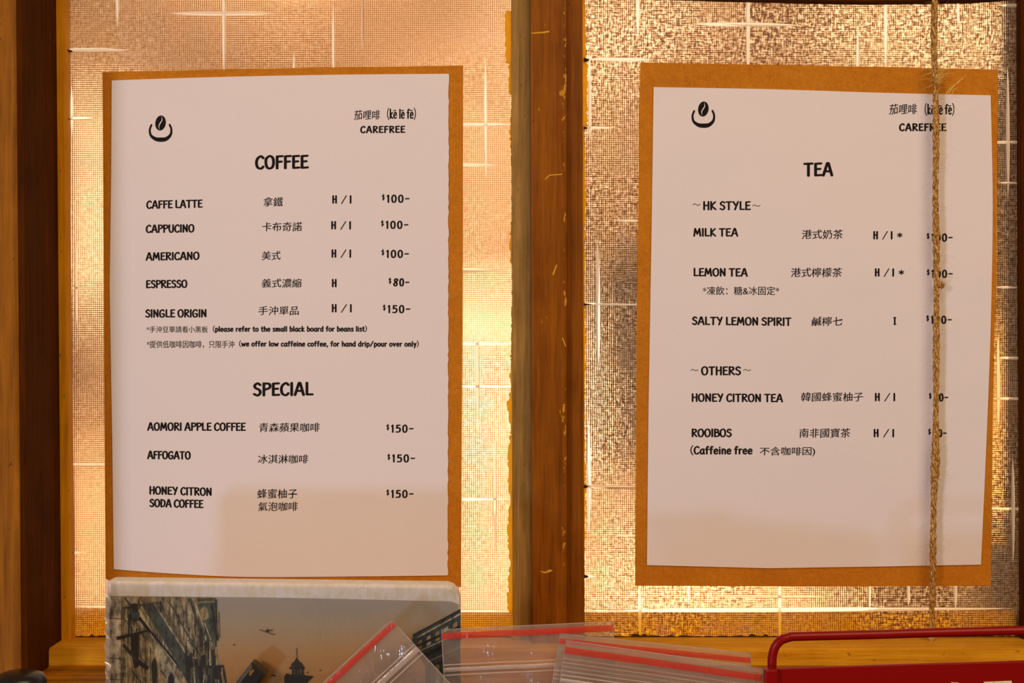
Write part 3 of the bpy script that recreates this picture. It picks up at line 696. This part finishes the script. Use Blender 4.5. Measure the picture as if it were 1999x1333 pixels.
p_.q([(256, 1196), (272, 1194), (274, 1212), (258, 1212)], 5); p_.q([(255, 1240), (270, 1238), (270, 1300), (262, 1305), (256, 1270)], 7)
p_.ln((240, 1258), (268, 1290), 6, 1); p_.ln((272, 1205), (292, 1235), 6, 7, 3); p_.ln((268, 1290), (288, 1305), 8, 7)
p_.q([(296, 1295), (300, 1284), (304, 1290), (307, 1318), (302, 1340), (297, 1330)], 1)
p_.q([(330, B2), (328, 1322), (334, 1312), (340, 1322), (342, B2)], 7)
p_.q([(386, 1300), (436, 1298), (442, 1330), (440, B2), (370, B2)], 1)
for i in range(26):
    x = 376 + rs.uniform(0, 60); yt = 1298 + rs.uniform(0, 30)
    p_.ln((x, yt), (x + rs.uniform(-2, 5), yt + rs.uniform(8, 40)), rs.uniform(1, 4), rs.choice((4, 0, 7, 2, 3)))
for y_ in (1206, 1284, 1325): p_.ln((208, y_), (240, y_ + 2), 1.6, 4)
# right hand arcade
p_.q([(899, 1190), (855, 1212), (806, 1240), (804, 1256), (830, 1300), (836, B2), (899, B2)], 5)
p_.ln((899, 1190), (806, 1240), 3, 1); p_.ln((899, 1198), (815, 1244), 3, 6)
for k in range(5):
    x = 816 + k * 17; p_.q([(x, 1252 - k * 8.5), (x + 8, 1247 - k * 8.5), (x + 8, 1266 - k * 8.5), (x, 1270 - k * 8.5)], 6 if k % 2 else 0)
p_.ln((899, 1222), (812, 1262), 5, 1); p_.ln((899, 1234), (816, 1272), 2.5, 6); p_.ln((899, 1244), (820, 1284), 8, 7); p_.ln((899, 1262), (826, 1296), 3, 0)
p_.ln((899, 1280), (832, 1304), 6, 1)
for k in range(4): p_.ln((838 + k * 16, 1300 - k * 3), (838 + k * 16, B2), 7, (1, 0, 7, 4)[k])
# dome
p_.ln((579, 1265), (579, 1290), 1.6, 4); p_.q([(575, 1290), (579, 1283), (583, 1290)], 1)
p_.q([(567, 1301), (570, 1294), (576, 1290), (583, 1290), (589, 1295), (593, 1302)], 1); p_.ln((565, 1304), (594, 1304), 4, 7)
p_.q([(570, 1304), (592, 1304), (593, 1320), (569, 1320)], 1); p_.ln((575, 1306), (575, 1317), 2, 4); p_.ln((581, 1306), (581, 1317), 2, 4); p_.ln((587, 1306), (587, 1317), 2, 4)
p_.q([(555, 1320), (559, 1314), (570, 1318), (594, 1318), (612, 1320), (600, 1332), (600, B2), (555, B2)], 7)
# planes and birds
p_.ln((506, 1229), (536, 1239), 1.6, 2); p_.ln((519, 1232), (532, 1230), 2.2, 2); p_.q([(518, 1232), (522, 1227), (525, 1232), (522, 1234)], 1)
p_.ln((455, 1259), (459, 1258), 1.6, 1); p_.ln((530, 1317), (538, 1320), 2.2, 1); p_.ln((598, 1313), (602, 1312), 1.4, 1); p_.ln((623, 1309), (627, 1308), 1.4, 1)
me_o = obj('printed_scenery', p_.v, p_.f, cols, pic)
for f_, mi in zip(me_o.data.polygons, p_.m): f_.material_index = mi

def film(name, milk, rough=.12, tint=(.93, .84, .76, 1), bs=60, bd=.0012, refl=.03):
    m, t, o = nt(name); p = world_pos(t)
    n = noise(t, p, bs, 4, .6, (1, 1, 1), 1.2); n2 = noise(t, p, bs * 5, 2, .5, (.25, 1, 1))
    h = math_n(t, 'ADD', n, math_n(t, 'MULTIPLY', n2, .15))
    b = N(t, 'Bump'); b.inputs['Distance'].default_value = bd; L(t, h, b.inputs['Height'])
    tr = N(t, 'BsdfTransparent'); tr.inputs[0].default_value = (.97, .96, .95, 1)
    df = N(t, 'BsdfDiffuse'); df.inputs[0].default_value = tint
    tl = N(t, 'BsdfTranslucent'); tl.inputs[0].default_value = tint
    gl = N(t, 'BsdfGlossy'); gl.inputs['Roughness'].default_value = rough
    for s_ in (df, tl, gl): L(t, b.outputs[0], s_.inputs['Normal'])
    a = N(t, 'AddShader'); md = N(t, 'MixShader'); md.inputs[0].default_value = .35
    L(t, df.outputs[0], md.inputs[1]); L(t, tl.outputs[0], md.inputs[2])
    m1_ = N(t, 'MixShader'); m1_.inputs[0].default_value = milk; L(t, tr.outputs[0], m1_.inputs[1]); L(t, md.outputs[0], m1_.inputs[2])
    fr = N(t, 'Fresnel'); fr.inputs[0].default_value = 1.45; L(t, b.outputs[0], fr.inputs['Normal'])
    fm = math_n(t, 'ADD', fr.outputs[0], refl, clamp=True)
    m2_ = N(t, 'MixShader'); L(t, fm, m2_.inputs[0]); L(t, m1_.outputs[0], m2_.inputs[1]); L(t, gl.outputs[0], m2_.inputs[2])
    L(t, m2_.outputs[0], o.inputs[0]); return m
M_wrap = film('clear_wrap', .03, .16, bs=22, bd=.0006, refl=-.02)
M_bag = film('bag_film', .16, .12, bs=55, bd=.0016)
M_edge = film('bag_seam', .55, .25)
M_rib = film('bag_ribs', .50, .2)
M_stripe = film('red_stripe', .74, .3, (.85, .035, .02, 1))
def sheet(name, cs, mat, parent, nx=40, ny=16, amp=.0012, seed=0):
    """rumpled film through four corner points (tl, tr, br, bl)"""
    rr = random.Random(seed); ph = [rr.uniform(0, 6) for _ in range(6)]
    V_, F_ = [], []
    for j in range(ny + 1):
        for i in range(nx + 1):
            u, v = i / nx, j / ny
            p = cs[0].lerp(cs[1], u).lerp(cs[3].lerp(cs[2], u), v)
            d = math.sin(u * 9 + ph[0] + v * 3) + .6 * math.sin(u * 21 + ph[1] - v * 5) + .5 * math.sin(v * 8 + ph[2] + u * 4)
            e = min(u, 1 - u, v, 1 - v) * 8; d *= amp * .4 * min(1, e + .25)
            V_.append(p + Vector((0, d, 0)))
    for j in range(ny):
        for i in range(nx):
            a = j * (nx + 1) + i; F_.append((a, a + nx + 1, a + nx + 2, a + 1))
    return obj(name, V_, F_, mat, parent, True)
# wrapper: front film, folded side with sparkling pleats
wf = sheet('clear_wrapper', [P(206, 1131, KB - .002), P(898, 1140, KB - .002), P(901, pyb - 4, KB - .002), P(206, pyb - 4, KB - .002)], M_wrap, bx, 60, 30, .0008, 4)
bm = bmesh.new(); prev = None; ys = 1130; i = 0
while ys < 1420:
    a = bm.verts.new(P(204 + (i % 2) * 3.2 + rs.uniform(-.8, .8), ys, KB - .0025 - (i % 2) * .001)); b = bm.verts.new(P(214 + rs.uniform(-2, 3), ys + 2, KB - .003 - (i % 3) * .0006))
    if prev: bm.faces.new((prev[0], prev[1], b, a))
    prev = (a, b); ys += rs.uniform(7, 18); i += 1
from_bm('wrapper_seam', bm, film('wrap_seam', .42, .05, (.9, .86, .84, 1)), bx)

# ------------------------------------------------------------------ zip bags
def bag(tl, tr, ht, y, label, seed, stripe=(8, 24), zips=((60, 4), (72, 7)), lean=0.0, stagger=0):
    """tl,tr: top corners in photo pixels at depth y; the bag hangs down ht pixels perpendicular"""
    b = tag(empty('zip_bag'), label, 'bag', 'clear zip bags in front of the sill')
    a, c = Vector(tl), Vector(tr); d = (c - a).normalized(); n = Vector((-d.y, d.x))
    W = (c - a).length
    def Q(u, v, dy=0): q = a + d * (u * W) + n * v; return P(q.x, q.y, y + dy)
    def band(name, v0, v1, mat, dy, r=0, pa=b, u0=0.0, u1=1.0):
        nx = 40; V_, F_ = [], []
        rr = random.Random(seed); ph = [rr.uniform(0, 6) for _ in range(3)]
        for i in range(nx + 1):
            u = u0 + (u1 - u0) * i / nx; wv = .00035 * math.sin(u * 9 + ph[0]) + .0002 * math.sin(u * 23 + ph[1])
            for v, ex in ((v0, 0), ((v0 + v1) / 2, -r), (v1, 0)): V_.append(Q(u, v, dy + ex) + Vector((0, wv, 0)))
        for i in range(nx):
            for k in range(2): q = i * 3 + k; F_.append((q, q + 1, q + 4, q + 3))
        return obj(name, V_, F_, mat, pa, True)
    f = sheet('bag_front', [Q(0, 0), Q(1, 0), Q(1, ht), Q(0, ht)], M_bag, b, 50, 24, .0016, seed)
    sheet('bag_back', [Q(0.002, -1, .0025), Q(.998, -1, .0025), Q(.998, ht, .0025), Q(.002, ht, .0025)], M_bag, b, 30, 14, .0010, seed + 50)
    band('red_stripe', stripe[0], stripe[1], M_stripe, -.0012, .0002)
    for zc, zw in zips: band('zip_rib', zc, zc + zw, M_rib, -.0014, .0006)
    for u in (0.0, 1.0):
        e0, e1 = Q(u, -1, .0005), Q(u, ht, .0005)
        tube('side_seam', [e0.lerp(e1, k / 6) for k in range(7)], .00032, M_edge, b, 6)
    e0, e1 = Q(0, 0), Q(1, 0); tube('top_lip', [e0.lerp(e1, k / 6) for k in range(7)], .00022, M_edge, b, 6)
    return b
bag((560, 1398), (764, 1210), 360, -.120, 'clear zip bag tilted across the street picture, red stripe sloping up', 1, (3, 15), ((64, 3), (71, 11), (88, 3)))
bag((862, 1229), (1196, 1213), 560, -.110, 'clear zip bag under the mullion, its top tilted slightly upward', 2, (7, 19), ((68, 3), (75, 8), (88, 3)))
bag((1094, 1237), (1467, 1275), 520, -.118, 'clear zip bag left of the red rack, red stripe above its twin', 3, (9, 19), ((28, 1.2), (36, 1.2), (46, 1.2), (62, 2), (70, 6), (80, 2)))
bag((1105, 1250), (1490, 1305), 510, -.124, 'front clear zip bag left of the red rack, lower stripe of two', 5, (12, 25), ((34, 1.2), (42, 1.6), (50, 1.2), (58, 2), (66, 3), (74, 7), (86, 2)))
bag((1088, 1262), (1478, 1312), 500, -.1215, 'clear zip bag hidden behind the two striped bags, ribs showing', 8, (26, 27), ((46, 2), (54, 2), (62, 2)))

# ------------------------------------------------------------------ red metal rack
YR = -.130
rk = tag(empty('metal_rack'), 'red enamelled metal rack with tubular handle in front of the tea menu', 'rack')
kr = (D + YR) / D; pyr = 666.5 - (ZC + .002) / PX / kr
hp = [(1507, 1340), (1507, 1300), (1508, 1280), (1513, 1263), (1524, 1250), (1540, 1244), (1560, 1242), (1700, 1238.5), (1850, 1234), (2060, 1229)]
hpts = [P(a, b, YR + .004) for a, b in crom(hp, 6)]
tube('handle', hpts, 9.0 * PX * kr, M_red, rk, 16)
plate('back_panel', [(1496, 1306), (1540, 1304), (1800, 1296), (2200, 1285), (2200, pyr), (1496, pyr)][::-1], YR, YR + .002, M_red, rk, bevel=.0006)
plate('side_post', [(1493, 1308), (1519, 1306), (1519, pyr), (1493, pyr)][::-1], YR - .004, YR + .001, M_red, rk, bevel=.001)
M_st = pr_mat('sticker_white', (205, 160, 120), .6)
o = plate('sticker', [(1857, 1332), (1871, 1332.5), (1872, 1352), (1855, 1352)][::-1], YR - .0006, YR, M_st, rk); o['label'] = 'small cream printed mark'
o = plate('sticker', [(1921, 1331), (1975, 1329), (1976, 1352), (1921, 1352)][::-1], YR - .0006, YR, M_st, rk); o['label'] = 'cream printed mark'

# ------------------------------------------------------------------ black clip in front of the picture
M_blk = simple('black_plastic', (.014, .013, .012, 1), .25, .5)
M_glint = simple('yellow_glint', (.75, .36, .05, 1), .25, .5, 1)
pn = tag(empty('marker_pen'), 'black tapered pen with painted yellow glint leaning on the street picture', 'pen')
YN = -.106
plate('barrel', [(490, 1294), (497, 1297), (519, 1317), (500, 1345), (480, 1372), (446, 1352), (470, 1320)][::-1], YN - .006, YN + .004, M_blk, pn, bevel=.002)
kn = (D + YN) / D
tube('shaft', [P(474, 1350, YN), P(300, 1640, YN + .0), Vector((P(200, 1640, YN).x, YN, ZC + .006))], .0055, M_blk, pn, 12)
plate('painted_glint', [(487, 1310), (494, 1306), (497, 1309), (490, 1318), (486, 1319)][::-1], YN - .0068, YN - .0058, M_glint, pn)  # yellow glint on the pen, made as a metallic piece

YC = -.16; kc = (D + YC) / D
ct = tag(empty('dark_container'), 'dark rounded container top in the bottom left corner', 'container')
cx = P(40, 0, YC).x; zt = P(0, 1309, YC).z; zc0 = ZC + .001
def lathe(name, prof, mat, parent, seg=40):
    V_, F_ = [], []
    for r, z in prof:
        for j in range(seg): V_.append((cx + r * math.cos(2 * math.pi * j / seg), YC + r * math.sin(2 * math.pi * j / seg), z))
    for i in range(len(prof) - 1):
        for j in range(seg): a = i * seg + j; b = i * seg + (j + 1) % seg; F_.append((a, b, b + seg, a + seg))
    return obj(name, V_, F_, mat, parent, True)
lathe('lid', [(.0004, zt), (.007, zt - .0004), (.011, zt - .0018), (.013, zt - .005), (.0135, zt - .02), (.013, zt - .022)], M_blk, ct)
lathe('body', [(.0128, zt - .022), (.016, zt - .03), (.018, zt - .05), (.018, zc0 + .002), (.016, zc0), (.0005, zc0)], M_blk, ct)
# ------------------------------------------------------------------ origins: put every Empty at its thing's base
bpy.context.view_layer.update()
def walk(o):
    for c in o.children: yield c; yield from walk(c)
for o in [q for q in S.objects if q.type == 'EMPTY' and q.parent is None]:
    ms = [c for c in walk(o) if c.type == 'MESH']
    vs = [v.co for c in ms for v in c.data.vertices]
    base = Vector(((min(v.x for v in vs) + max(v.x for v in vs)) / 2, (min(v.y for v in vs) + max(v.y for v in vs)) / 2, min(v.z for v in vs)))
    o.location = base
    for c in o.children: c.location = -base
